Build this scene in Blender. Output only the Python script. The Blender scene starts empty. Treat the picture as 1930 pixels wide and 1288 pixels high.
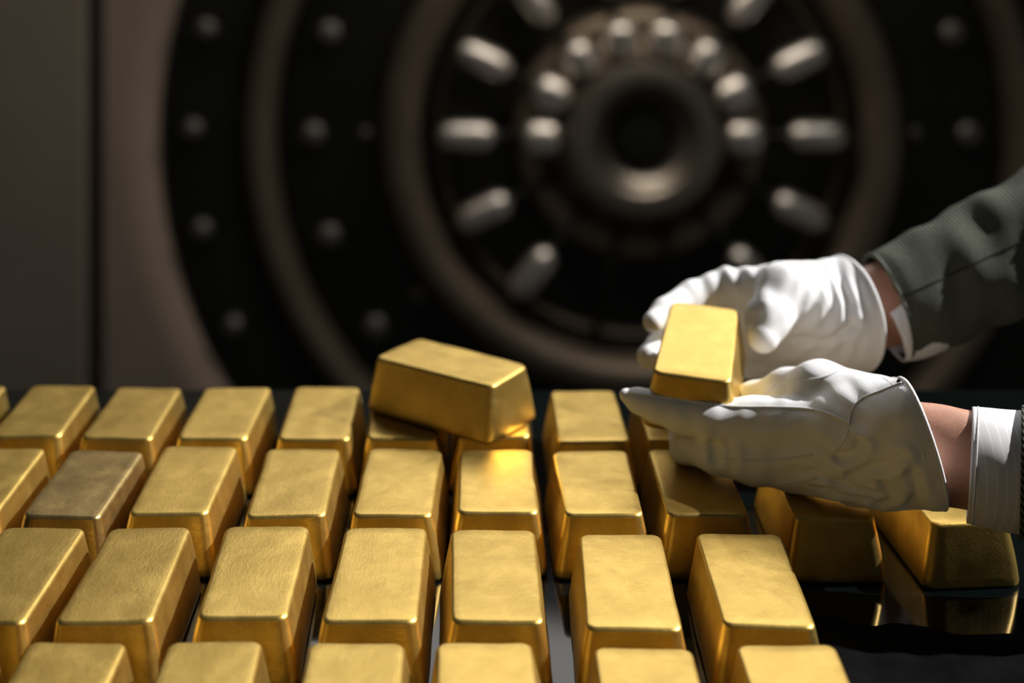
import bpy, bmesh, math, random
import numpy as np
from mathutils import Vector, Matrix, Euler, noise

# ------------------------------------------------------------------ camera, world, lights, exposure
C = bpy.context.scene.collection
scene = bpy.context.scene
TABLE = 1.05            # height of the table top
BAR_H = 0.0425          # height of a bar
EYE = TABLE + BAR_H + 0.436
FPX = 2632.0            # focal length in pixels of the 1930 wide frame
R = math.radians

cam_data = bpy.data.cameras.new('camera')
cam = bpy.data.objects.new('camera', cam_data)
C.objects.link(cam)
cam.location = (0, 0, EYE)
cam.rotation_euler = (R(90), 0, 0)
cam_data.sensor_width = 36
cam_data.lens = FPX / 1930 * 36
cam_data.shift_x = 65 / 1930
cam_data.shift_y = -900 / 1930
cam_data.clip_start = 0.02
cam_data.dof.use_dof = True
cam_data.dof.focus_distance = 0.89
cam_data.dof.aperture_fstop = 3.2
scene.camera = cam

world = bpy.data.worlds.new('room_light')
scene.world = world
world.use_nodes = True
world.node_tree.nodes['Background'].inputs['Color'].default_value = (0.90, 0.95, 1.0, 1)
world.node_tree.nodes['Background'].inputs['Strength'].default_value = 0.032


def light(name, kind, loc, target, energy, color=(1, 1, 1), **kw):
    d = bpy.data.lights.new(name, kind)
    d.energy = energy
    d.color = color
    for k, v in kw.items():
        setattr(d, k, v)
    o = bpy.data.objects.new(name, d)
    C.objects.link(o)
    o.location = loc
    o.rotation_euler = (Vector(target) - Vector(loc)).to_track_quat('-Z', 'Y').to_euler()
    return o


SUN_FROM = Vector((0.72, 0.10, 0.61))
light('sun_from_high_window', 'SUN', Vector((0.1, 1.0, 1.1)) + SUN_FROM * 4, (0.1, 1.0, 1.1), 7.6, (1.0, 0.97, 0.94), angle=R(0.9))
light('added_bar_top_fill', 'AREA', (0.66, 3.0, 3.0), (0.12, 0.95, 1.1), 34.0, (1.0, 0.97, 0.92),
      shape='RECTANGLE', size=2.6, size_y=1.3)  # broad out-of-view light added to brighten the tops of the bars
light('vault_downlight', 'AREA', (0.48, 3.74, 1.66), (0.48, 3.98, 0.85), 2.6, (1.0, 0.88, 0.75), shape='RECTANGLE', size=0.8, size_y=0.12)
light('added_wall_wash', 'AREA', (-1.15, 3.2, 2.6), (-1.1, 4.0, 0.6), 2.4, (1.0, 0.84, 0.66), shape='RECTANGLE', size=0.8, size_y=0.4)  # extra wash added to lift the left wall, its fixture is invented

scene.view_settings.view_transform = 'Standard'
scene.view_settings.look = 'None'
scene.view_settings.gamma = 1
scene.view_settings.use_curve_mapping = False
scene.view_settings.exposure = 0.0


# ------------------------------------------------------------------ helpers
def pt(px, py, Y):
    """world point at distance Y in front of the camera position"""
    return Vector(((px - 900) / FPX * Y, Y, EYE - (py + 256) / FPX * Y))


def mesh_obj(name, verts, faces, m, parent=None, smooth=True):
    me = bpy.data.meshes.new(name)
    me.from_pydata([tuple(v) for v in verts], [], [tuple(f) for f in faces])
    me.validate()
    me.update()
    if smooth:
        me.polygons.foreach_set('use_smooth', [True] * len(me.polygons))
    o = bpy.data.objects.new(name, me)
    C.objects.link(o)
    if m:
        me.materials.append(m)
    if parent:
        o.parent = parent
    return o


def bm_obj(name, bm, m, parent=None, smooth=False):
    me = bpy.data.meshes.new(name)
    bmesh.ops.recalc_face_normals(bm, faces=bm.faces[:])
    bm.to_mesh(me)
    bm.free()
    if smooth:
        me.polygons.foreach_set('use_smooth', [True] * len(me.polygons))
    me.materials.append(m)
    o = bpy.data.objects.new(name, me)
    C.objects.link(o)
    if parent:
        o.parent = parent
    return o


def box_bm(x0, x1, y0, y1, z0, z1, bev=0.0, seg=2):
    bm = bmesh.new()
    bmesh.ops.create_cube(bm, size=1)
    for v in bm.verts:
        v.co = Vector(((x0 + x1) / 2 + v.co.x * (x1 - x0), (y0 + y1) / 2 + v.co.y * (y1 - y0), (z0 + z1) / 2 + v.co.z * (z1 - z0)))
    if bev:
        bmesh.ops.bevel(bm, geom=bm.edges[:], offset=bev, segments=seg, affect='EDGES', profile=0.5)
    return bm


def tag(o, label, cat=None, group=None, kind=None):
    o['label'] = label
    if cat:
        o['category'] = cat
    if group:
        o['group'] = group
    if kind:
        o['kind'] = kind
    return o


def empty(name, loc=(0, 0, 0)):
    o = bpy.data.objects.new(name, None)
    C.objects.link(o)
    o.location = loc
    o.empty_display_size = 0.05
    return o


def tube(name, pts, r, m, parent=None, n=8, closed=False):
    """round tube swept along a list of points; r a number or a list"""
    P = [Vector(p) for p in pts]
    k = len(P)
    rr = r if isinstance(r, (list, tuple)) else [r] * k
    verts, faces = [], []
    for i in range(k):
        if closed:
            t = (P[(i + 1) % k] - P[i - 1]).normalized()
        else:
            t = (P[min(i + 1, k - 1)] - P[max(i - 1, 0)]).normalized()
        a = t.orthogonal().normalized() if i == 0 else (a - t * a.dot(t)).normalized()
        b = t.cross(a)
        for j in range(n):
            th = 2 * math.pi * j / n
            verts.append(P[i] + (a * math.cos(th) + b * math.sin(th)) * rr[i])
    for i in range(k if closed else k - 1):
        for j in range(n):
            i2 = (i + 1) % k
            faces.append((i * n + j, i * n + (j + 1) % n, i2 * n + (j + 1) % n, i2 * n + j))
    if not closed:
        faces.append(tuple(range(n))[::-1])
        faces.append(tuple((k - 1) * n + j for j in range(n)))
    return mesh_obj(name, verts, faces, m, parent)


# ------------------------------------------------------------------ materials
def mat(name):
    m = bpy.data.materials.new(name)
    m.use_nodes = True
    nt = m.node_tree
    b = nt.nodes['Principled BSDF']
    return m, nt, b


def nd(nt, t, **kw):
    n = nt.nodes.new(t)
    for k, v in kw.items():
        if k in n.inputs:
            n.inputs[k].default_value = v
        else:
            setattr(n, k, v)
    return n


def ramp(nt, src, stops):
    r = nt.nodes.new('ShaderNodeValToRGB')
    el = r.color_ramp.elements
    while len(el) < len(stops):
        el.new(0.5)
    for e, (p, c) in zip(el, stops):
        e.position = p
        e.color = (*c, 1) if len(c) == 3 else c
    nt.links.new(src, r.inputs['Fac'])
    return r


def simple(name, col, rough=0.5, metal=0.0, var=0.12, scale=12.0, bump=0.0, bscale=300.0, spec=0.5):
    m, nt, b = mat(name)
    tc = nd(nt, 'ShaderNodeTexCoord')
    n = nd(nt, 'ShaderNodeTexNoise', Scale=scale, Detail=4.0)
    nt.links.new(tc.outputs['Object'], n.inputs['Vector'])
    lo = tuple(c * (1 - var) for c in col)
    hi = tuple(min(1, c * (1 + var)) for c in col)
    r = ramp(nt, n.outputs['Fac'], [(0.3, lo), (0.7, hi)])
    nt.links.new(r.outputs['Color'], b.inputs['Base Color'])
    b.inputs['Roughness'].default_value = rough
    b.inputs['Metallic'].default_value = metal
    b.inputs['Specular IOR Level'].default_value = spec
    if bump:
        n2 = nd(nt, 'ShaderNodeTexNoise', Scale=bscale, Detail=3.0)
        nt.links.new(tc.outputs['Object'], n2.inputs['Vector'])
        bp = nd(nt, 'ShaderNodeBump', Strength=bump, Distance=0.0005)
        nt.links.new(n2.outputs['Fac'], bp.inputs['Height'])
        nt.links.new(bp.outputs['Normal'], b.inputs['Normal'])
    return m


def gold_material(name, bright, dull, r0, r1):
    m, nt, b = mat(name)
    tc = nd(nt, 'ShaderNodeTexCoord')
    oi = nd(nt, 'ShaderNodeObjectInfo')
    off = nd(nt, 'ShaderNodeVectorMath', operation='SCALE')
    off.inputs[0].default_value = (13, 7, 5)
    nt.links.new(oi.outputs['Random'], off.inputs['Scale'])
    add = nd(nt, 'ShaderNodeVectorMath', operation='ADD')
    nt.links.new(tc.outputs['Object'], add.inputs[0])
    nt.links.new(off.outputs['Vector'], add.inputs[1])
    mott = nd(nt, 'ShaderNodeTexNoise', Scale=55.0, Detail=9.0, Roughness=0.68, Distortion=0.3)
    nt.links.new(add.outputs['Vector'], mott.inputs['Vector'])
    r = ramp(nt, mott.outputs['Fac'], [(0.28, dull), (0.5, tuple((a + c) / 2 for a, c in zip(bright, dull))), (0.62, bright)])
    # each bar has a slightly different tone
    hs = nd(nt, 'ShaderNodeHueSaturation')
    mr = nd(nt, 'ShaderNodeMapRange')
    mr.inputs['To Min'].default_value = 0.9
    mr.inputs['To Max'].default_value = 1.06
    nt.links.new(oi.outputs['Random'], mr.inputs['Value'])
    nt.links.new(mr.outputs['Result'], hs.inputs['Value'])
    nt.links.new(r.outputs['Color'], hs.inputs['Color'])
    nt.links.new(hs.outputs['Color'], b.inputs['Base Color'])
    b.inputs['Metallic'].default_value = 1.0
    rr = nd(nt, 'ShaderNodeMapRange')
    rr.inputs['To Min'].default_value = r0
    rr.inputs['To Max'].default_value = r1
    nt.links.new(mott.outputs['Fac'], rr.inputs['Value'])
    nt.links.new(rr.outputs['Result'], b.inputs['Roughness'])
    # brushed grain and fine pitting
    mp = nd(nt, 'ShaderNodeMapping')
    mp.inputs['Scale'].default_value = (900, 160, 900)
    nt.links.new(add.outputs['Vector'], mp.inputs['Vector'])
    g = nd(nt, 'ShaderNodeTexNoise', Scale=1.0, Detail=4.0, Roughness=0.6)
    nt.links.new(mp.outputs['Vector'], g.inputs['Vector'])
    p = nd(nt, 'ShaderNodeTexNoise', Scale=420.0, Detail=5.0, Roughness=0.6)
    nt.links.new(add.outputs['Vector'], p.inputs['Vector'])
    w = nd(nt, 'ShaderNodeTexNoise', Scale=90.0, Detail=3.0, Roughness=0.5)
    nt.links.new(add.outputs['Vector'], w.inputs['Vector'])
    s1 = nd(nt, 'ShaderNodeMath', operation='ADD')
    nt.links.new(g.outputs['Fac'], s1.inputs[0])
    nt.links.new(p.outputs['Fac'], s1.inputs[1])
    bp = nd(nt, 'ShaderNodeBump', Strength=0.7, Distance=0.00016)
    nt.links.new(s1.outputs['Value'], bp.inputs['Height'])
    bp2 = nd(nt, 'ShaderNodeBump', Strength=0.18, Distance=0.001)
    nt.links.new(w.outputs['Fac'], bp2.inputs['Height'])
    nt.links.new(bp.outputs['Normal'], bp2.inputs['Normal'])
    nt.links.new(bp2.outputs['Normal'], b.inputs['Normal'])
    return m


M = {}
M['gold'] = gold_material('gold', (0.68, 0.475, 0.135), (0.55, 0.37, 0.095), 0.37, 0.47)
M['gold_dull'] = gold_material('gold_dull', (0.58, 0.42, 0.17), (0.38, 0.27, 0.11), 0.34, 0.46)
M['glass_black'] = simple('black_glass', (0.0016, 0.0030, 0.0032), 0.08, 0, 0.3, 8, spec=0.2)
M['table_edge'] = simple('table_black', (0.012, 0.012, 0.013), 0.4)
M['cloth_black'] = simple('black_cloth', (0.004, 0.004, 0.0045), 0.95, 0, 0.3, 60, 0.6, 900, spec=0.02)
M['wall_a'] = simple('wall_brown', (0.30, 0.25, 0.19), 0.7, 0, 0.08, 3)
M['wall_b'] = simple('wall_tan', (0.40, 0.30, 0.23), 0.65, 0, 0.08, 3)
M['wall_core'] = simple('wall_core', (0.10, 0.075, 0.06), 0.8)
M['floor'] = simple('floor_stone', (0.018, 0.016, 0.015), 0.5, 0, 0.2, 6)
M['gunmetal'] = simple('gunmetal', (0.020, 0.020, 0.015), 0.5, 0.6, 0.2, 5)
M['bronze'] = simple('bronze_steel', (0.20, 0.155, 0.11), 0.5, 0.7, 0.15, 5)
M['steel'] = simple('polished_steel', (0.80, 0.74, 0.66), 0.40, 1.0, 0.1, 8)
M['stud'] = simple('stud_steel', (0.20, 0.19, 0.17), 0.5, 0.9, 0.1, 8)
M['hub'] = simple('hub_steel', (0.30, 0.26, 0.21), 0.38, 0.9, 0.15, 6)
M['skin'] = simple('skin', (0.46, 0.235, 0.16), 0.5, 0, 0.12, 90, 0.4, 900)


def cotton(name, col, wscale, strength):
    m, nt, b = mat(name)
    tc = nd(nt, 'ShaderNodeTexCoord')
    b.inputs['Base Color'].default_value = (*col, 1)
    b.inputs['Roughness'].default_value = 0.9
    b.inputs['Specular IOR Level'].default_value = 0.2
    b.inputs['Sheen Weight'].default_value = 0.1
    b.inputs['Sheen Roughness'].default_value = 0.5
    wv = nd(nt, 'ShaderNodeTexWave', Scale=wscale, Distortion=1.5, Detail=2.0)
    wv.bands_direction = 'Z'
    wv2 = nd(nt, 'ShaderNodeTexWave', Scale=wscale, Distortion=1.5, Detail=2.0)
    wv2.bands_direction = 'X'
    nz = nd(nt, 'ShaderNodeTexNoise', Scale=160.0, Detail=4.0)
    for n in (wv, wv2, nz):
        nt.links.new(tc.outputs['Object'], n.inputs['Vector'])
    a1 = nd(nt, 'ShaderNodeMath', operation='ADD')
    nt.links.new(wv.outputs['Fac'], a1.inputs[0])
    nt.links.new(wv2.outputs['Fac'], a1.inputs[1])
    a2 = nd(nt, 'ShaderNodeMath', operation='ADD')
    nt.links.new(a1.outputs['Value'], a2.inputs[0])
    nt.links.new(nz.outputs['Fac'], a2.inputs[1])
    bp = nd(nt, 'ShaderNodeBump', Strength=strength, Distance=0.00015)
    nt.links.new(a2.outputs['Value'], bp.inputs['Height'])
    nt.links.new(bp.outputs['Normal'], b.inputs['Normal'])
    return m


M['glove'] = cotton('white_cotton', (0.84, 0.85, 0.87), 480, 0.3)
M['seam'] = cotton('seam_cotton', (0.78, 0.78, 0.79), 420, 0.2)


def shirt_material():
    m, nt, b = mat('shirt_cotton')
    tc = nd(nt, 'ShaderNodeTexCoord')
    wv = nd(nt, 'ShaderNodeTexWave', Scale=55.0, Distortion=0.4, Detail=1.0)
    wv.bands_direction = 'X'
    nt.links.new(tc.outputs['Object'], wv.inputs['Vector'])
    r = ramp(nt, wv.outputs['Fac'], [(0.85, (0.74, 0.74, 0.76)), (0.97, (0.86, 0.86, 0.87))])
    nt.links.new(r.outputs['Color'], b.inputs['Base Color'])
    b.inputs['Roughness'].default_value = 0.8
    return m


M['shirt'] = shirt_material()


def tweed_material():
    m, nt, b = mat('tweed')
    tc = nd(nt, 'ShaderNodeTexCoord')
    mp = nd(nt, 'ShaderNodeMapping')
    mp.inputs['Rotation'].default_value = (0, R(35), 0)
    nt.links.new(tc.outputs['Object'], mp.inputs['Vector'])
    wv = nd(nt, 'ShaderNodeTexWave', Scale=105.0, Distortion=1.2, Detail=2.0)
    nt.links.new(mp.outputs['Vector'], wv.inputs['Vector'])
    nz = nd(nt, 'ShaderNodeTexNoise', Scale=900.0, Detail=3.0)
    nt.links.new(tc.outputs['Object'], nz.inputs['Vector'])
    mx = nd(nt, 'ShaderNodeMath', operation='MULTIPLY')
    nt.links.new(wv.outputs['Fac'], mx.inputs[0])
    nt.links.new(nz.outputs['Fac'], mx.inputs[1])
    r = ramp(nt, mx.outputs['Value'], [(0.1, (0.018, 0.021, 0.016)), (0.42, (0.15, 0.16, 0.13))])
    nt.links.new(r.outputs['Color'], b.inputs['Base Color'])
    b.inputs['Roughness'].default_value = 0.95
    b.inputs['Specular IOR Level'].default_value = 0.1
    bp = nd(nt, 'ShaderNodeBump', Strength=0.5, Distance=0.0005)
    nt.links.new(mx.outputs['Value'], bp.inputs['Height'])
    nt.links.new(bp.outputs['Normal'], b.inputs['Normal'])
    return m


M['tweed'] = tweed_material()
M['thread_dark'] = simple('dark_thread', (0.006, 0.006, 0.006), 0.9)

# ------------------------------------------------------------------ the room
WALL_Y = 4.00
SC = WALL_Y / 2.8                       # relief of the vault grows with its distance
WALL_BACK = WALL_Y + 0.5
PX = WALL_Y / FPX                       # metres for one pixel of the frame at the wall
VC = Vector(((1215 - 900) * PX, WALL_Y, EYE - (265 + 256) * PX))   # middle of the round vault door

fl = bm_obj('floor', box_bm(-3.6, 4.2, -1.5, 3.5, -0.05, 0.0), M['floor'])
fl.data.materials[0] = M['floor']
tag(fl, 'dark stone floor of the vault room', kind='structure')

pit = bm_obj('floor', box_bm(-3.6, 4.2, 3.5, WALL_BACK, -0.95, -0.9), M['floor'])
tag(pit, 'sunken floor in front of the vault door', kind='structure')
wall = bm_obj('wall_back', box_bm(-3.6, 4.2, WALL_BACK, WALL_BACK + 0.1, -0.9, 3.6), M['wall_core'])
tag(wall, 'brown panelled back wall around the round vault door', kind='structure')
pa = bm_obj('wall_panel', box_bm(-3.6, (160 - 900) * PX, WALL_Y, WALL_BACK, -0.9, 3.6, 0.012), M['wall_a'], wall)
tag(pa, 'plain brown wall panel at the left edge')
gap = bm_obj('panel_joint', box_bm((160 - 900) * PX, (197 - 900) * PX, WALL_Y + 0.06, WALL_BACK, -0.9, 3.6), M['wall_core'], wall)
tag(gap, 'dark joint between two wall panels')


def holed_panel():
    x0, x1, z0, z1 = (197 - 900) * PX, 4.2, -0.9, 3.6
    n = 128
    r = 915 * PX
    inner, outer = [], []
    for i in range(n):
        a = 2 * math.pi * i / n
        c, s = math.cos(a), math.sin(a)
        inner.append((VC.x + r * c, VC.z + r * s))
        t = 1e9
        if c > 1e-9: t = min(t, (x1 - VC.x) / c)
        if c < -1e-9: t = min(t, (x0 - VC.x) / c)
        if s > 1e-9: t = min(t, (z1 - VC.z) / s)
        if s < -1e-9: t = min(t, (z0 - VC.z) / s)
        outer.append((VC.x + t * c, VC.z + t * s))
    # corners
    for cx, cz in ((x0, z0), (x1, z0), (x1, z1), (x0, z1)):
        a = math.atan2(cz - VC.z, cx - VC.x) % (2 * math.pi)
        i = round(a / (2 * math.pi) * n) % n
        outer[i] = (cx, cz)
    V, F = [], []
    for i in range(n):
        V += [(outer[i][0], WALL_BACK, outer[i][1]), (outer[i][0], WALL_Y, outer[i][1])]
        k = 6
        for j in range(k + 1):        # soft rounded lip round the opening
            a = math.pi / 2 * j / k
            rr = 0.11
            q = rr * (1 - math.sin(a))
            cxy = (inner[i][0] - VC.x) / r, (inner[i][1] - VC.z) / r
            V.append((VC.x + cxy[0] * (r + q), WALL_Y + rr * (1 - math.cos(a)), VC.z + cxy[1] * (r + q)))
        V.append((inner[i][0], WALL_BACK, inner[i][1]))
    m = 10
    for i in range(n):
        a, b = i * m, ((i + 1) % n) * m
        for j in range(m):
            j2 = (j + 1) % m
            F.append((a + j, a + j2, b + j2, b + j))
    o = mesh_obj('wall_panel', V, F, M['wall_b'], wall, smooth=False)
    bm = bmesh.new()
    bm.from_mesh(o.data)
    bmesh.ops.recalc_face_normals(bm, faces=bm.faces[:])
    bm.to_mesh(o.data)
    bm.free()
    return o


tag(holed_panel(), 'tan wall panel with the round vault opening')


def lathe(name, prof, m, parent, n=96, center=VC):
    """profile of (radius in frame pixels, height out of the wall in metres) turned about the door axis"""
    V, F = [], []
    k = len(prof)
    for i in range(n):
        a = 2 * math.pi * i / n
        for r, h in prof:
            V.append((center.x + r * PX * math.cos(a), WALL_Y - h * SC, center.z + r * PX * math.sin(a)))
    for i in range(n):
        for j in range(k - 1):
            a, b = i * k + j, ((i + 1) % n) * k + j
            F.append((a, b, b + 1, a + 1))
    o = mesh_obj(name, V, F, m, parent)
    bm = bmesh.new()
    bm.from_mesh(o.data)
    bmesh.ops.remove_doubles(bm, verts=bm.verts[:], dist=1e-6)
    bmesh.ops.recalc_face_normals(bm, faces=bm.faces[:])
    bm.to_mesh(o.data)
    bm.free()
    md = o.modifiers.new('edge', 'EDGE_SPLIT')
    md.split_angle = R(40)
    return o


def arc(r0, r1, h0, dh, k=8):
    """half round bump between two radii"""
    return [((r0 + r1) / 2 - (r1 - r0) / 2 * math.cos(math.pi * j / k), h0 + dh * math.sin(math.pi * j / k)) for j in range(k + 1)]


def stud_mesh(name, r, h, m):
    bm = bmesh.new()
    k, n = 6, 20
    rings = []
    for r_, h_ in [(r, 0), (r, h * 0.55)] + [(r * math.cos(math.pi / 2 * j / k), h * 0.55 + h * 0.45 * math.sin(math.pi / 2 * j / k)) for j in range(1, k)]:
        rings.append([bm.verts.new((r_ * math.cos(2 * math.pi * i / n), -h_, r_ * math.sin(2 * math.pi * i / n))) for i in range(n)])
    for a, b in zip(rings, rings[1:]):
        for i in range(n):
            bm.faces.new((a[i], a[(i + 1) % n], b[(i + 1) % n], b[i]))
    bm.faces.new(rings[-1])
    bm.faces.new(rings[0])
    bmesh.ops.recalc_face_normals(bm, faces=bm.faces[:])
    me = bpy.data.meshes.new(name)
    bm.to_mesh(me)
    bm.free()
    me.polygons.foreach_set('use_smooth', [True] * len(me.polygons))
    me.materials.append(m)
    return me


def child(name, me, parent, loc, rot=(0, 0, 0)):
    o = bpy.data.objects.new(name, me)
    C.objects.link(o)
    o.parent = parent
    o.location = loc
    o.rotation_euler = rot
    return o


def polar(rpx, deg, h):
    a = R(deg)
    return Vector((VC.x + rpx * PX * math.cos(a), WALL_Y - h * SC, VC.z + rpx * PX * math.sin(a)))


frame = empty('vault_frame')
tag(frame, 'dark round steel vault frame studded with bolts around the door', 'vault frame')
lathe('frame_ring', [(914, -0.30), (914, -0.035), (900, -0.03), (775, -0.05), (765, -0.06), (765, -0.30)], M['gunmetal'], frame)
lathe('ridge_ring', [(765, -0.30)] + arc(702, 764, -0.055, 0.05)[::-1] + [(702, -0.30)], M['bronze'], frame)
stud = stud_mesh('frame_stud', 20 * PX, 0.05, M['stud'])
for i in range(28):
    child('bolt', stud, frame, polar(856, 360 / 28 * i - 1.2, -0.038))

door = empty('vault_door')
tag(door, 'round steel vault door with central hub and radial locking bolts', 'vault door')
lathe('door_plate', [(702, -0.30), (700, -0.085), (690, -0.075), (510, -0.07), (505, -0.10), (425, -0.10), (400, -0.11), (0.0, -0.11)], M['gunmetal'], door)
lathe('rim_ring', [(505, -0.10)] + arc(424, 504, -0.07, 0.06)[::-1] + [(424, -0.11)], M['bronze'], door)
lathe('inner_ring', [(400, -0.11)] + arc(386, 400, -0.10, 0.02)[::-1] + [(386, -0.11)], M['bronze'], door)
lathe('gear_ring', [(250, -0.11), (245, -0.085)] + arc(188, 245, -0.085, 0.03)[::-1] + [(185, -0.08), (150, -0.06), (150, -0.11)], M['bronze'], door)
lathe('hub', [(150, -0.11), (150, -0.02), (143, -0.005), (132, 0.0), (112, 0.004), (103, 0.0), (97, -0.012), (80, -0.034), (62, -0.044), (60, -0.06)], M['hub'], door)
lathe('hub_knob', [(61, -0.10), (58, -0.035), (50, -0.025), (30, -0.022), (0.0, -0.022)], M['gunmetal'], door, 48)
rivet = stud_mesh('door_rivet', 24 * PX, 0.05, M['stud'])
for i in range(20):
    child('rivet', rivet, door, polar(632, 18 * i, -0.08))
small = stud_mesh('rim_rivet', 13 * PX, 0.03, M['stud'])
for i in range(10):
    child('rim_rivet', small, door, polar(530, 36 * i, -0.08))
for i in range(14):
    d = 360 / 14 * i
    b = tube('locking_bolt', [polar(180, d, -0.055), polar(400, d, -0.055)], 9 * PX, M['gunmetal'], door, 10)
    if 250 < d < 290:
        continue                        # plain bolts at the foot of the door
    k = 12
    tt = [-1 + 2 * q / k for q in range(k + 1)]
    tube('bolt_sleeve', [polar(335 + 58 * t, d, -0.05) for t in tt], [29 * PX * max(0.05, (1 - t ** 4)) ** 0.5 for t in tt], M['steel'], b, 16)
    if d > 181 and d < 359:
        continue                        # the clamps sit over the upper bolts only
    tube('bolt_clamp', [polar(192 + 38 * t, d, -0.035) for t in tt], [36 * PX * max(0.05, (1 - t ** 4)) ** 0.5 for t in tt], M['steel'], b, 16)

# ------------------------------------------------------------------ table
table = empty('table', (0, 0, 0))
tag(table, 'black table with a glossy glass top under the gold bars', 'table')
TX0, TX1, TY0, TY1 = -0.85, 0.95, 0.42, 1.272
bm_obj('glass_top', box_bm(TX0, TX1, TY0, TY1, TABLE - 0.008, TABLE, 0.002), M['glass_black'], table)
bm_obj('table_frame', box_bm(TX0 + 0.01, TX1 - 0.01, TY0 + 0.01, TY1 - 0.01, TABLE - 0.05, TABLE - 0.008, 0.003), M['table_edge'], table)
for x in (TX0 + 0.06, TX1 - 0.06):
    for y in (TY0 + 0.06, TY1 - 0.06):
        bm_obj('leg', box_bm(x - 0.03, x + 0.03, y - 0.03, y + 0.03, 0, TABLE - 0.05, 0.004), M['table_edge'], table)


# ------------------------------------------------------------------ gold bars
def bar_mesh(seed, L=0.107, W=0.0545, H=BAR_H, dw=0.0062, dl=0.0042, rc=0.0062, rt=0.0028):
    rnd = random.Random(seed)
    so = Vector((seed * 3.7, seed * 1.3, seed * 2.1))
    tw = [rnd.uniform(-0.0009, 0.0009) for _ in range(8)]

    def outline(a, b, r, kc=5, nw=6, nl=12):
        r = min(r, a * 0.95, b * 0.95)
        out = []
        for (sx, sy, a0) in ((1, 1, 0), (-1, 1, 90), (-1, -1, 180), (1, -1, 270)):
            cx, cy = sx * (a - r), sy * (b - r)
            for j in range(kc + 1):
                t = R(a0 + 90 * j / kc)
                out.append((cx + r * math.cos(t), cy + r * math.sin(t)))
            # straight run to the next corner
            nx = {0: (-1, 1), 90: (-1, -1), 180: (1, -1), 270: (1, 1)}[a0]
            ex, ey = nx[0] * (a - r), nx[1] * (b - r)
            t = R(a0 + 90)
            p = out[-1]
            q = (ex + r * math.cos(t), ey + r * math.sin(t))
            n = nw if a0 in (0, 180) else nl
            for j in range(1, n):
                out.append((p[0] + (q[0] - p[0]) * j / n, p[1] + (q[1] - p[1]) * j / n))
        return out
    a, b = W / 2, L / 2
    rings = []
    rings.append((0.0, dw - 0.0025, dl - 0.0025, rc + 0.001))
    rings.append((0.0008, dw - 0.0006, dl - 0.0006, rc + 0.001))
    nside = 9
    for j in range(nside + 1):
        t = j / nside
        z = 0.003 + (H - rt - 0.003) * t
        sag = 0.0003 * math.sin(math.pi * t)          # flanks swell a little
        rings.append((z, dw * (1 - t) + sag, dl * (1 - t) + sag, rc + 0.0012 * (1 - t)))
    kt = 5
    for j in range(1, kt + 1):
        t = math.pi / 2 * j / kt
        rings.append((H - rt + rt * math.sin(t), -rt * (1 - math.cos(t)) * 0.9, -rt * (1 - math.cos(t)) * 0.9, rc - rt * (1 - math.cos(t)) * 0.5))
    V, F = [], []
    n = None
    for z, ox, oy, r in rings:
        o = outline(a + ox, b + oy, r)
        n = len(o)
        V += [Vector((x, y, z)) for x, y in o]
    # top: shrink towards the middle
    base = V[-n:]
    for s in (0.86, 0.7, 0.5, 0.28):
        V += [Vector((p.x * s, p.y * s, p.z)) for p in base]
    V.append(Vector((0, 0, H)))
    k = len(rings) + 4
    for i in range(k - 1):
        for j in range(n):
            F.append((i * n + j, i * n + (j + 1) % n, (i + 1) * n + (j + 1) % n, (i + 1) * n + j))
    for j in range(n):
        F.append(((k - 1) * n + j, (k - 1) * n + (j + 1) % n, k * n))
    F.append(tuple(range(n))[::-1])
    for v in V:
        u, w, t = v.x / a, v.y / b, v.z / H
        # cast irregularity: skewed corners and soft lumps, none at the base
        v.x += t * (tw[0] * w + tw[1] + tw[2] * u * w)
        v.y += t * (tw[3] * u + tw[4] + tw[5] * u * w)
        nz = noise.noise(Vector((v.x, v.y, v.z)) * 28 + so)
        nz2 = noise.noise(Vector((v.x, v.y, v.z)) * 75 + so)
        d = 0.0006 * nz + 0.00025 * nz2
        if t > 0.02:
            v.z += d * t
            v.x += d * 0.7 * (1 if u > 0 else -1) * min(1, abs(u))
            v.y += d * 0.7 * (1 if w > 0 else -1) * min(1, abs(w))
    me = bpy.data.meshes.new('gold_bar')
    me.from_pydata([tuple(v) for v in V], [], F)
    me.update()
    me.polygons.foreach_set('use_smooth', [True] * len(me.polygons))
    return me


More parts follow.
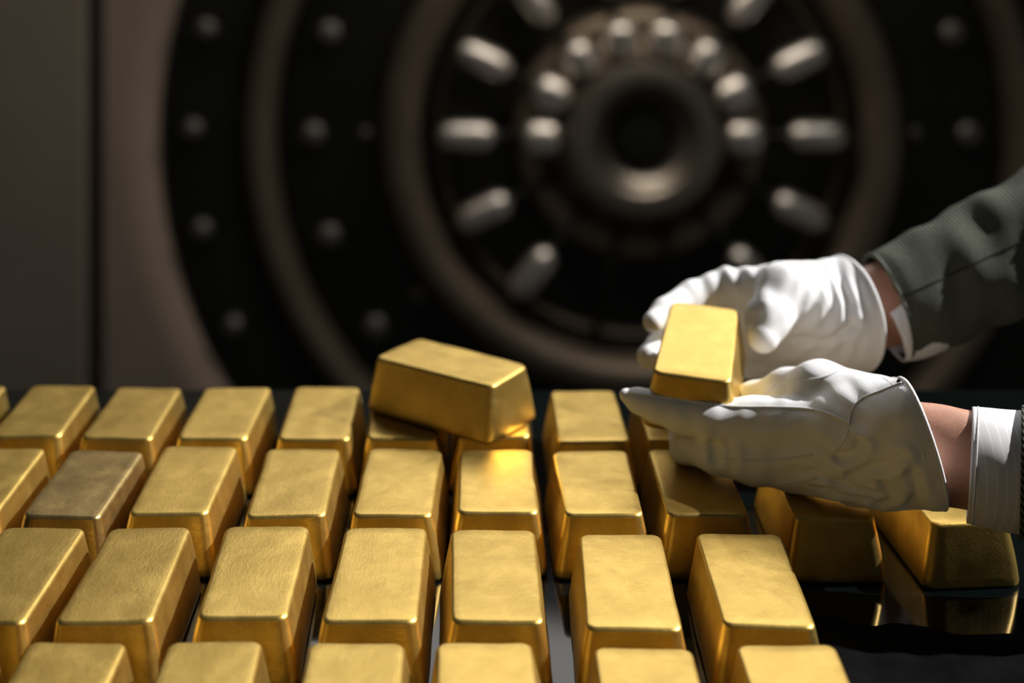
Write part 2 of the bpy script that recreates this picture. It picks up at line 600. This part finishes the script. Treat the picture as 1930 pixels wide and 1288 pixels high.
ROWS = {
    'back row': [  # x, y, turn, length, dull
        (-0.4215, 1.1155, -0.5, 0.104, 0), (-0.3455, 1.1160, -0.6, 0.104, 1), (-0.2729, 1.1127, -1.5, 0.104, 0), (-0.2008, 1.1117, -1.2, 0.105, 0),
        (-0.1250, 1.1129, 0.6, 0.107, 0), (-0.0572, 1.1110, 0.3, 0.103, 0), (0.0112, 1.1150, -0.6, 0.103, 0),
        (0.0877, 1.1064, 0.8, 0.103, 0), (0.1560, 1.1060, 0.0, 0.103, 0)],
    'second row from the back': [
        (-0.3495, 0.9900, 0.3, 0.106, 1), (-0.2770, 0.9870, -2.4, 0.106, 2), (-0.2075, 0.9923, -1.2, 0.109, 0), (-0.1293, 0.9880, -0.3, 0.108, 0),
        (-0.0548, 0.9871, -1.2, 0.107, 0), (0.0138, 0.9896, -0.5, 0.102, 0), (0.0835, 0.9868, 0.9, 0.103, 0),
        (0.1537, 0.9880, 0.0, 0.105, 0), (0.2384, 0.9840, 0.0, 0.107, 0), (0.3235, 0.9780, 4.0, 0.107, 0)],
    'third row from the back': [
        (-0.2860, 0.8615, -2.2, 0.115, 0), (-0.2142, 0.8615, 0.4, 0.116, 0), (-0.1380, 0.8643, 1.6, 0.113, 0), (-0.0616, 0.8614, -0.9, 0.115, 0),
        (0.0099, 0.8589, 0.6, 0.113, 0), (0.0915, 0.8536, -1.3, 0.114, 0), (0.1684, 0.8554, -1.2, 0.112, 0)],
    'front row': [
        (-0.2945, 0.7270, 0.0, 0.112, 0), (-0.2228, 0.7275, 0.5, 0.112, 0), (-0.1457, 0.7290, 0.6, 0.112, 0), (-0.0663, 0.7280, -0.4, 0.112, 0),
        (0.0054, 0.7270, 0.3, 0.112, 0), (0.0908, 0.7220, -0.8, 0.112, 0), (0.1709, 0.7240, -0.6, 0.112, 0)],
}
ORD = ['first', 'second', 'third', 'fourth', 'fifth', 'sixth', 'seventh', 'eighth', 'ninth', 'tenth']
SPECIAL = {
    ('back row', 0): 'gold bar cut by the left picture edge in the back row',
    ('back row', 4): 'gold bar in the back row just left of the loose bar lying crosswise',
    ('back row', 5): 'gold bar under the higher left end of the loose crosswise bar',
    ('back row', 6): 'gold bar under the right end of the loose crosswise bar',
    ('back row', 7): 'gold bar in the back row left of the gloved index fingertip',
    ('back row', 8): 'mostly hidden gold bar in the back row below the lifted bar',
    ('second row from the back', 0): 'gold bar cut by the left picture edge in the second row from the back',
    ('second row from the back', 1): 'dull brownish tarnished gold bar in the second row from the back',
    ('second row from the back', 7): 'shaded gold bar directly below the curled fingers of the near glove',
    ('second row from the back', 8): 'gold bar with dark front face below the palm of the near glove',
    ('second row from the back', 9): 'rightmost gold bar, mostly in shadow below the white shirt cuff',
    ('third row from the back', 0): 'gold bar cut by the left picture edge in the third row from the back',
    ('third row from the back', 6): 'rightmost gold bar of the third row, beside the bare black glass',
    ('front row', 0): 'sliver of a gold bar at the lower left corner of the front row',
    ('front row', 6): 'rightmost gold bar of the front row, beside the black cloth',
}
seed = 1
for row, items in ROWS.items():
    for i, (x, y, rot, L, dull) in enumerate(items):
        seed += 1
        me = bar_mesh(seed, L=L)
        me.materials.append(M['gold_dull' if dull == 2 else 'gold'])
        o = bpy.data.objects.new('gold_bar', me)
        C.objects.link(o)
        o.location = (x, y, TABLE)
        o.rotation_euler = (0, 0, R(rot))
        lab = SPECIAL.get((row, i), 'gold bar in the %s, %s from the left picture edge' % (row, ORD[i]))
        tag(o, lab, 'gold bar', 'gold bars set out in rows on the black table')

me = bar_mesh(71, L=0.112, W=0.056)
me.materials.append(M['gold'])
loose = bpy.data.objects.new('gold_bar', me)
C.objects.link(loose)
loose.location = (-0.0205, 1.1050, TABLE + BAR_H + 0.0006)
loose.rotation_euler = (0, 0, R(-125.5))
tag(loose, 'loose gold bar lying crosswise on top of two bars of the back row', 'gold bar', 'gold bars off their rows')

me = bar_mesh(83, L=0.106)
me.materials.append(M['gold'])
held = bpy.data.objects.new('gold_bar', me)
C.objects.link(held)
held.location = (0.164, 1.0474, EYE - 0.3949)
held.rotation_mode = 'ZXY'
HELD_M = Matrix.Translation(held.location) @ Matrix.Rotation(R(-14.5), 4, 'Z') @ Matrix.Rotation(R(10.7), 4, 'X') @ Matrix.Rotation(R(2.6), 4, 'Y')
held.rotation_mode = 'XYZ'
held.rotation_euler = HELD_M.to_euler()
tag(held, 'gold bar held up between the two white gloved hands', 'gold bar', 'gold bars off their rows')
# ------------------------------------------------------------------ the person: two gloved hands, wrists, shirt cuffs, jacket sleeves
def px_r(r, Y):
    return r * Y / FPX


def surface_nets(field, lo, hi, vox):
    lo, hi = np.array(lo, np.float64), np.array(hi, np.float64)
    n = np.ceil((hi - lo) / vox).astype(int) + 1
    ax = [lo[i] + vox * np.arange(n[i]) for i in range(3)]
    G = np.stack(np.meshgrid(*ax, indexing='ij'), -1).astype(np.float32)
    D = field(G)
    S = D < 0
    cnt = np.zeros(tuple(n - 1), np.int32)
    acc = np.zeros(tuple(n - 1) + (3,), np.float32)
    corners = [(i, j, k) for i in (0, 1) for j in (0, 1) for k in (0, 1)]
    sl = lambda c: tuple(slice(c[i], n[i] - 1 + c[i]) for i in range(3))
    for a in corners:
        for d in range(3):
            if a[d]:
                continue
            b = list(a)
            b[d] = 1
            da, db = D[sl(a)], D[sl(b)]
            x = S[sl(a)] != S[sl(b)]
            t = np.where(x, da / np.where(da == db, 1, da - db), 0)
            cnt += x
            for e in range(3):
                acc[..., e] += np.where(x, a[e] + (t if e == d else 0), 0)
    act = cnt > 0
    idx = -np.ones(cnt.shape, np.int64)
    idx[act] = np.arange(act.sum())
    cell = np.argwhere(act)
    V = lo + vox * (cell + acc[act] / cnt[act][:, None])
    F = []
    for d in range(3):
        u, w = (d + 1) % 3, (d + 2) % 3
        s0 = [slice(1, n[i] - 1) for i in range(3)]
        s1 = list(s0)
        s0[d] = slice(0, n[d] - 1)
        s1[d] = slice(1, n[d])
        A, B = S[tuple(s0)], S[tuple(s1)]
        e = np.argwhere(A != B)
        if not len(e):
            continue
        flip = A[tuple(e.T)]
        base = e.copy()
        for i in range(3):
            if i != d:
                base[:, i] += 1
        def ci(du, dw):
            q = base.copy()
            q[:, u] += du
            q[:, w] += dw
            return idx[tuple(q.T)]
        Q = np.stack([ci(-1, -1), ci(0, -1), ci(0, 0), ci(-1, 0)], 1)
        Q[~flip] = Q[~flip][:, ::-1]
        F.append(Q)
    return V, np.concatenate(F)


def seg_d(P, a, b, ra, rb, squash=None):
    a, b = np.array(a, np.float32), np.array(b, np.float32)
    ba = b - a
    pa = P - a
    if squash:
        s = np.array([1, squash, 1], np.float32)
        pa, ba = pa * s, ba * s
    t = np.clip((pa @ ba) / (ba @ ba), 0, 1)
    d = np.sqrt(((pa - t[..., None] * ba) ** 2).sum(-1)) - (ra + (rb - ra) * t)
    return d / (squash if squash and squash > 1 else 1)


def smin(a, b, k):
    h = np.clip(0.5 + 0.5 * (b - a) / k, 0, 1)
    return b + (a - b) * h - k * h * (1 - h)


def chain(P, pts, k=0.004):
    d = None
    for (x0, y0, Y0, r0), (x1, y1, Y1, r1) in zip(pts, pts[1:]):
        s = seg_d(P, pt(x0, y0, Y0), pt(x1, y1, Y1), px_r(r0, Y0), px_r(r1, Y1))
        d = s if d is None else smin(d, s, k)
    return d


def folds(P, items):
    """creases in the cloth: (x, y, Y, angle, wavelength, radius, amplitude) with lengths in frame pixels"""
    out = 0
    for (x, y, Y, ang, lam, rad, amp) in items:
        c = np.array(pt(x, y, Y), np.float32)
        q = P - c
        s = Y / FPX
        u = (q[..., 0] * math.cos(R(ang)) - q[..., 2] * math.sin(R(ang))) / s
        v = (q[..., 0] * math.sin(R(ang)) + q[..., 2] * math.cos(R(ang))) / s
        w = np.exp(-((u / rad) ** 2 + (v / (rad * 1.1)) ** 2 + (q[..., 1] / s / 130) ** 2))
        out = out + amp * s * np.cos(2 * math.pi * (u + 0.15 * v + 6 * np.sin(v / 17)) / lam) * w
    return out


def grooves(P, items):
    """pulled creases: polylines of (x, y) at distance Y, sigma and depth in frame pixels, a ridge rising beside each"""
    out = 0
    for path, Y, sig, depth in items:
        s = Y / FPX
        q = [np.array(pt(x, y, Y), np.float32) for x, y in path]
        best = None
        for a, b in zip(q, q[1:]):
            ba = (b - a)[[0, 2]]
            pa = (P - a)[..., [0, 2]]
            t = np.clip((pa @ ba) / (ba @ ba), 0, 1)
            e = ((pa - t[..., None] * ba) ** 2).sum(-1)
            best = e if best is None else np.minimum(best, e)
        r = np.sqrt(best) / s
        front = np.clip((Y + 0.012 - P[..., 1]) / 0.02, 0, 1)
        out = out + depth * s * front * (np.exp(-(r / sig) ** 2) - 0.55 * np.exp(-((r - 2.2 * sig) / (1.2 * sig)) ** 2))
    return out


def left_field(P, detail=True):
    index = chain(P, [(1179, 745, 1.004, 12), (1202, 755, 1.003, 22), (1235, 766, 1.001, 28), (1282, 780, 0.998, 34), (1340, 791, 0.992, 40),
                      (1420, 800, 0.985, 44), (1500, 810, 0.970, 50)])
    mid = chain(P, [(1420, 850, 0.982, 42), (1335, 853, 0.997, 29), (1290, 846, 1.013, 26), (1284, 826, 1.040, 22), (1300, 808, 1.062, 18)])
    ring = chain(P, [(1420, 868, 0.978, 36), (1350, 868, 0.990, 26), (1325, 852, 1.012, 24), (1335, 824, 1.045, 20)])
    palm = None
    for a, b in (((1430, 802, 0.985, 46), (1650, 800, 0.940, 54)), ((1415, 850, 0.985, 46), (1650, 845, 0.940, 54)),
                 ((1430, 868, 0.982, 37), (1660, 880, 0.935, 52)), ((1500, 886, 0.972, 34), (1680, 888, 0.930, 54))):
        s = chain(P, [a, b])
        palm = s if palm is None else smin(palm, s, 0.014)
    thumb = chain(P, [(1650, 775, 0.950, 62), (1548, 737, 0.985, 52), (1485, 738, 1.010, 38), (1420, 752, 1.030, 27), (1388, 757, 1.040, 20)], 0.008)
    A, B = pt(1630, 838, 0.942), pt(1736, 831, 0.915)
    ext = B + (B - A) * 0.4
    sq = 1.28
    cuff = seg_d(P, A, ext, px_r(98, .942), px_r(131, .90), sq)
    d = smin(index, smin(mid, ring, 0.003), 0.003)
    d = smin(d, palm, 0.010)
    d = smin(d, thumb, 0.007)
    d = smin(d, cuff, 0.016)
    if detail:
        d = d + folds(P, [(1600, 880, 0.93, 100, 40, 60, 3.4), (1690, 860, 0.91, 35, 52, 60, 3.8), (1650, 800, 0.92, 50, 44, 50, 3.8),
                          (1480, 770, 0.95, 70, 22, 45, 0.9), (1570, 915, 0.93, 60, 44, 60, 4.0), (1350, 800, 0.96, 15, 45, 60, 0.4),
                          (1300, 790, 0.97, 5, 38, 60, 0.4), (1480, 840, 0.95, 80, 60, 80, 2.0), (1580, 720, 0.95, 120, 30, 45, 1.2),
                          (1345, 850, 0.98, 20, 32, 35, 3.0), (1720, 930, 0.90, 10, 60, 60, 3.5), (1420, 880, 0.95, 15, 50, 60, 2.2)])
        d = d + grooves(P, [([(1604, 806), (1596, 830), (1572, 852)], 0.93, 6, 6), ([(1668, 812), (1640, 850), (1598, 884)], 0.92, 7, 6),
                            ([(1622, 908), (1570, 914), (1490, 922)], 0.94, 6, 5), ([(1628, 884), (1580, 888), (1530, 884)], 0.94, 6, 5),
                            ([(1344, 832), (1353, 848), (1346, 868)], 0.98, 6, 7), ([(1640, 930), (1655, 900), (1640, 870)], 0.93, 7, 5),
                            ([(1700, 940), (1705, 890), (1690, 850)], 0.91, 8, 4)])
    n = np.array((Vector((237, 0, 63)).normalized()), np.float32)
    hem = ((P - np.array(B, np.float32)) @ n)
    cav = seg_d(P, A, ext, px_r(98, .942) - 0.0042, px_r(131, .90) - 0.0042, sq)
    cav = np.maximum(cav, -(hem + 0.022))
    d = np.maximum(d, -cav)
    return np.maximum(d, hem)


def right_field(P, detail=True):
    index = chain(P, [(1500, 548, 1.115, 46), (1440, 543, 1.137, 39), (1370, 542, 1.152, 35), (1305, 563, 1.147, 31), (1256, 590, 1.128, 27), (1232, 607, 1.115, 20)])
    mid = chain(P, [(1480, 585, 1.135, 40), (1400, 592, 1.162, 34), (1305, 622, 1.163, 30), (1246, 655, 1.133, 27), (1224, 672, 1.113, 23)])
    ring = chain(P, [(1470, 640, 1.150, 38), (1380, 660, 1.168, 30), (1310, 690, 1.162, 25)])
    little = chain(P, [(1480, 680, 1.150, 36), (1410, 700, 1.165, 27), (1360, 712, 1.165, 23)])
    thumb = chain(P, [(1570, 585, 1.110, 60), (1480, 548, 1.096, 50), (1449, 598, 1.076, 41), (1437, 634, 1.064, 31)], 0.006)
    palm = None
    for a, b in (((1490, 562, 1.130, 58), (1605, 575, 1.120, 72)), ((1485, 620, 1.140, 60), (1602, 605, 1.125, 76)),
                 ((1490, 662, 1.150, 46), (1590, 632, 1.130, 66))):
        s = chain(P, [a, b])
        palm = s if palm is None else smin(palm, s, 0.014)
    A, B = pt(1548, 592, 1.122), pt(1606, 585, 1.120)
    ext = B + (B - A) * 0.8
    sq = 1.25
    cuff = seg_d(P, A, ext, px_r(92, 1.12), px_r(112, 1.12), sq)
    knuckle = chain(P, [(1470, 533, 1.118, 36), (1486, 537, 1.118, 36)])
    d = smin(smin(index, mid, 0.003), smin(ring, little, 0.003), 0.003)
    d = smin(d, palm, 0.012)
    d = smin(d, knuckle, 0.008)
    d = smin(d, thumb, 0.006)
    d = smin(d, cuff, 0.012)
    if detail:
        d = d + folds(P, [(1560, 600, 1.08, 40, 36, 50, 3.6), (1600, 560, 1.08, 10, 30, 45, 3.2), (1520, 560, 1.07, 60, 34, 40, 2.0),
                          (1400, 530, 1.12, 20, 40, 50, 3.0), (1330, 545, 1.12, 0, 42, 45, 1.6), (1590, 650, 1.08, 30, 36, 45, 3.0),
                          (1450, 600, 1.05, 85, 30, 40, 0.9), (1500, 650, 1.10, 50, 46, 60, 2.4)])
        d = d + grooves(P, [([(1500, 640), (1550, 632), (1600, 600)], 1.10, 8, 6), ([(1588, 545), (1600, 610), (1588, 680)], 1.09, 7, 5)])
    n = np.array((Vector((0.90, 0.36, 0.12)).normalized()), np.float32)
    hem = ((P - np.array(B, np.float32)) @ n)
    cav = seg_d(P, A, ext, px_r(92, 1.12) - 0.0042, px_r(112, 1.12) - 0.0042, sq)
    cav = np.maximum(cav, -(hem + 0.018))
    d = np.maximum(d, -cav)
    return np.maximum(d, hem)


PERSON_AT = Vector((0.42, 0.95, TABLE))
person = empty('person', PERSON_AT)
tag(person, 'person in dark tweed jacket and white cotton gloves reaching in from the right', 'person')


def adopt(o, parent=person):
    o.parent = parent
    o.matrix_parent_inverse = Matrix.Translation(-PERSON_AT) if parent is person else Matrix.Identity(4)
    return o


def glove(field, lo, hi, label, vox=0.0013):
    V, F = surface_nets(field, lo, hi, vox)
    o = mesh_obj('glove', V.tolist(), F.tolist(), M['glove'])
    sm = o.modifiers.new('soften', 'SMOOTH')
    sm.factor = 0.5
    sm.iterations = 3
    o['label'] = label
    return adopt(o)


def bounds(pts, pad):
    P = [pt(*p) for p in pts]
    return [min(p[i] for p in P) - pad for i in range(3)], [max(p[i] for p in P) + pad for i in range(3)]


lo, hi = bounds([(1160, 670, 1.0), (1790, 960, 0.90), (1170, 680, 1.07), (1790, 970, 0.93)], 0.012)
lo[1], hi[1] = 0.86, 1.085
glove_l = glove(left_field, lo, hi, 'near white cotton glove, index finger stretched along the bar')
lo, hi = bounds([(1190, 470, 1.15), (1670, 735, 1.10)], 0.012)
lo[1], hi[1] = 1.02, 1.22
glove_r = glove(right_field, lo, hi, 'far white cotton glove gripping the bar from above with thumb in front')


def on_surface(field, px, py, y0, y1, n=240):
    Y = np.linspace(y0, y1, n)
    Q = np.array([tuple(pt(px, py, y)) for y in Y], np.float32)[None, None]
    d = field(Q)[0, 0]
    k = np.argmax(d < 0)
    if d[k] >= 0:
        return None
    return pt(px, py, Y[k])


def catmull(pts, m=10):
    out = []
    for i in range(len(pts) - 1):
        p0, p1, p2, p3 = pts[max(i - 1, 0)], pts[i], pts[i + 1], pts[min(i + 2, len(pts) - 1)]
        for j in range(m):
            t = j / m
            out.append(tuple(0.5 * (2 * b + (c - a) * t + (2 * a - 5 * b + 4 * c - d) * t * t + (3 * b - a - 3 * c + d) * t ** 3)
                             for a, b, c, d in zip(p0, p1, p2, p3)))
    out.append(tuple(pts[-1]))
    return out


def seam(field, path, g, r, y0, y1, name='seam'):
    P = []
    for x, y in catmull(path, 8):
        q = on_surface(field, x, y, y0, y1)
        if q is not None:
            P.append(q)
    # even out the depth along the seam
    for _ in range(3):
        P = [P[0]] + [(P[i - 1] + P[i] * 2 + P[i + 1]) / 4 for i in range(1, len(P) - 1)] + [P[-1]]
    o = tube(name, P, r, M['seam'])
    o.parent = g
    return o


for path in ([(1185, 741), (1240, 747), (1300, 756), (1380, 767), (1450, 768), (1530, 772), (1580, 788), (1602, 800)],
             [(1602, 800), (1606, 775), (1625, 752), (1660, 738), (1700, 722)],
             [(1440, 745), (1470, 722), (1510, 717), (1550, 713), (1580, 700)],
             [(1362, 866), (1420, 869), (1480, 866), (1532, 858)],
             [(1462, 914), (1500, 908), (1540, 902)],
             [(1600, 812), (1590, 835), (1572, 852)]):
    seam(left_field, path, glove_l, 0.0010, 0.86, 1.03)


def hem_loop(field, B, n, g, r=0.0013, back=0.0012):
    n = Vector(n).normalized()
    u1 = Vector((0, 0, 1)) - n * n.z
    u1.normalize()
    u2 = n.cross(u1)
    P = []
    S = np.linspace(0.0, 0.075, 260)
    for k in range(64):
        a = 2 * math.pi * k / 64
        e = u1 * math.cos(a) + u2 * math.sin(a)
        Q = np.array([tuple(B - n * back + e * q) for q in S], np.float32)[None, None]
        ins = np.nonzero(field(Q)[0, 0] < 0)[0]
        if len(ins):
            P.append(B - n * back + e * (S[ins[-1]] - r * 0.35))
    for _ in range(2):
        P = [(P[i - 1] + P[i] * 2 + P[(i + 1) % len(P)]) / 4 for i in range(len(P))]
    o = tube('hem', P, r, M['glove'], None, 8, True)
    o.parent = g
    return o


hem_loop(left_field, pt(1736, 831, 0.915), (237, 0, 63), glove_l)
hem_loop(left_field, pt(1736, 831, 0.915), (237, 0, 63), glove_l, 0.0006, 0.0085).name = 'hem_stitching'
hem_loop(right_field, pt(1606, 585, 1.120), (0.90, 0.36, 0.12), glove_r, 0.0016)


def loft(name, stations, m, n=48, sub=6, wob=0.0, wscale=30, thick=0.0, bend=None, flat=False, crease=None):
    """sleeve-like tube; stations are (x, y, Y, half height, half depth) in frame pixels at distance Y"""
    st = catmull(stations, sub)
    k = len(st)
    cen = [pt(s[0], s[1], s[2]) for s in st]
    V, F = [], []

    def ring(i, dr):
        t = (cen[min(i + 1, k - 1)] - cen[max(i - 1, 0)]).normalized()
        if flat:
            t = Vector((1, -cen[i].x / cen[i].y, t.z / t.x)).normalized()
        up = Vector((0, 0, 1))
        e1 = (up - t * up.dot(t)).normalized()
        e2 = t.cross(e1)
        rz, ry = px_r(st[i][3], st[i][2]) + dr, px_r(st[i][4], st[i][2]) + dr
        for j in range(n):
            th = 2 * math.pi * j / n
            q = cen[i] + e1 * (rz * math.cos(th)) + e2 * (ry * math.sin(th))
            if bend:
                q = q + bend(i / (k - 1), th, t)
            if wob:
                d = noise.noise(Vector((q.x * wscale * 1.0, q.y * wscale, q.z * wscale)))
                d += 0.5 * noise.noise(Vector((q.x, q.y, q.z)) * wscale * 2.3)
                q = q + (q - cen[i]).normalized() * wob * d
            if crease:
                q = q + (q - cen[i]).normalized() * crease(i / (k - 1), th)
            V.append(q)
    for i in range(k):
        ring(i, 0)
    for i in range(k - 1):
        for j in range(n):
            F.append((i * n + j, (i + 1) * n + j, (i + 1) * n + (j + 1) % n, i * n + (j + 1) % n))
    if thick:
        b0 = len(V)
        kk = max(3, k // 2)
        for i in range(kk):
            ring(i, -thick)
        for j in range(n):
            F.append((j, (j + 1) % n, b0 + (j + 1) % n, b0 + j))
        for i in range(kk - 1):
            for j in range(n):
                F.append((b0 + i * n + j, b0 + i * n + (j + 1) % n, b0 + (i + 1) * n + (j + 1) % n, b0 + (i + 1) * n + j))
    else:
        F.append(tuple(range(n)))
    F.append(tuple((k - 1) * n + j for j in range(n))[::-1])
    return mesh_obj(name, V, F, m)


# bare forearms
fa = loft('forearm', [(1600, 845, 0.950, 60, 45), (1680, 850, 0.928, 78, 58), (1745, 853, 0.912, 92, 66), (1830, 868, 0.902, 91, 70), (1930, 880, 0.895, 92, 74), (2080, 885, 0.888, 104, 84)], M['skin'], wob=0.0008, wscale=60)
adopt(fa)['label'] = 'bare wrist between near glove and shirt cuff'
fb = loft('forearm', [(1560, 596, 1.125, 50, 46), (1610, 588, 1.121, 70, 58), (1660, 576, 1.122, 78, 64), (1730, 549, 1.126, 82, 72), (1850, 499, 1.135, 90, 80), (2050, 404, 1.150, 100, 90)], M['skin'], wob=0.0008, wscale=60)
adopt(fb)['label'] = 'bare wrist between far glove and jacket sleeve'

cuff_l = loft('shirt_cuff', [(1827, 876, 0.902, 105, 94), (1870, 882, 0.899, 108, 97), (1925, 888, 0.896, 110, 99), (2010, 893, 0.890, 112, 102)], M['shirt'], wob=0.0012, wscale=25, thick=0.0012, flat=True)
cuff_l['label'] = 'white shirt cuff at the right edge'
adopt(cuff_l)
o = tube('stitching', [Vector(v.co) for v in list(cuff_l.data.vertices)[48 * 2:48 * 3]], 0.0005, M['seam'], None, 6, True)
o.parent = cuff_l
sl_l = loft('jacket_sleeve', [(1923, 890, 0.896, 120, 104), (1960, 893, 0.894, 124, 108), (2040, 897, 0.890, 130, 114), (2160, 902, 0.886, 138, 122)], M['tweed'], wob=0.001, wscale=20, thick=0.002, flat=True)
adopt(sl_l)
sl_l['label'] = 'sliver of dark tweed jacket sleeve at the right edge'


def sleeve_crease(t, th):
    # diagonal pulls across the upper arm, growing away from the cuff
    g = min(1.0, max(0.0, (t - 0.12) / 0.3))
    return g * (0.0017 * math.sin(24 * t - 2 * th) + 0.0009 * math.sin(43 * t + 2 * th + 1))


cuff_r = loft('shirt_cuff', [(1668, 608, 1.121, 78, 72), (1722, 582, 1.124, 90, 80), (1780, 533, 1.130, 96, 86)], M['shirt'], thick=0.0012, wob=0.001, wscale=25)
cuff_r['label'] = 'white shirt cuff showing inside the upper sleeve'
adopt(cuff_r)
sl_r = loft('jacket_sleeve', [(1674, 580, 1.122, 101, 88), (1700, 570, 1.124, 105, 92), (1770, 538, 1.130, 110, 98), (1850, 500, 1.136, 114, 104), (1930, 462, 1.142, 118, 108), (2040, 410, 1.15, 126, 116), (2180, 343, 1.16, 136, 126)],
            M['tweed'], n=64, sub=10, wob=0.0018, wscale=22, thick=0.002, crease=sleeve_crease)
sl_r['label'] = 'dark grey-green tweed jacket sleeve of the raised arm'
adopt(sl_r)
rows = len(sl_r.data.vertices) // 64
P = [Vector(sl_r.data.vertices[i * 64 + 11].co) for i in range(61)]
o = tube('seam', P, 0.0008, M['thread_dark'])
o.parent = sl_r
P = [Vector(sl_r.data.vertices[j].co) for j in range(64)]
o = tube('cuff_edge', P, 0.0014, M['tweed'], None, 8, True)
o.parent = sl_r


# ------------------------------------------------------------------ matte cloth at the front right of the table
def cloth():
    V, F = [], []
    nx, ny = 60, 36
    for j in range(ny + 1):
        for i in range(nx + 1):
            u, v = i / nx, j / ny
            x = 0.208 + 0.42 * u
            edge = 0.872 - 0.035 * u + 0.006 * math.sin(u * 21) + 0.004 * math.sin(u * 47 + 1)
            y = 0.56 + (edge - 0.56) * v
            h = 0.0028 + 0.0022 * noise.noise(Vector((x * 22, y * 22, 3.3))) + 0.0018 * noise.noise(Vector((x * 60, y * 40, 1.3)))
            lump = 0.004 * math.exp(-((1 - v) / 0.08) ** 2) * (0.5 + 0.5 * math.sin(u * 30 + 2))
            V.append((x, y, TABLE + max(0.0012, h + lump)))
    n = len(V)
    V += [(x, y, TABLE + 0.0002) for x, y, z in V]
    w = nx + 1
    for j in range(ny):
        for i in range(nx):
            a = j * w + i
            F.append((a, a + 1, a + w + 1, a + w))
            F.append((n + a, n + a + w, n + a + w + 1, n + a + 1))
    rim = [i for i in range(w)] + [j * w + nx for j in range(1, ny + 1)] + [ny * w + i for i in range(nx - 1, -1, -1)] + [j * w for j in range(ny - 1, 0, -1)]
    for a, b in zip(rim, rim[1:] + rim[:1]):
        F.append((a, n + a, n + b, b))
    return mesh_obj('cloth', V, F, M['cloth_black'])


tag(cloth(), 'matte black cloth lying rumpled at the lower right of the glass', 'cloth')
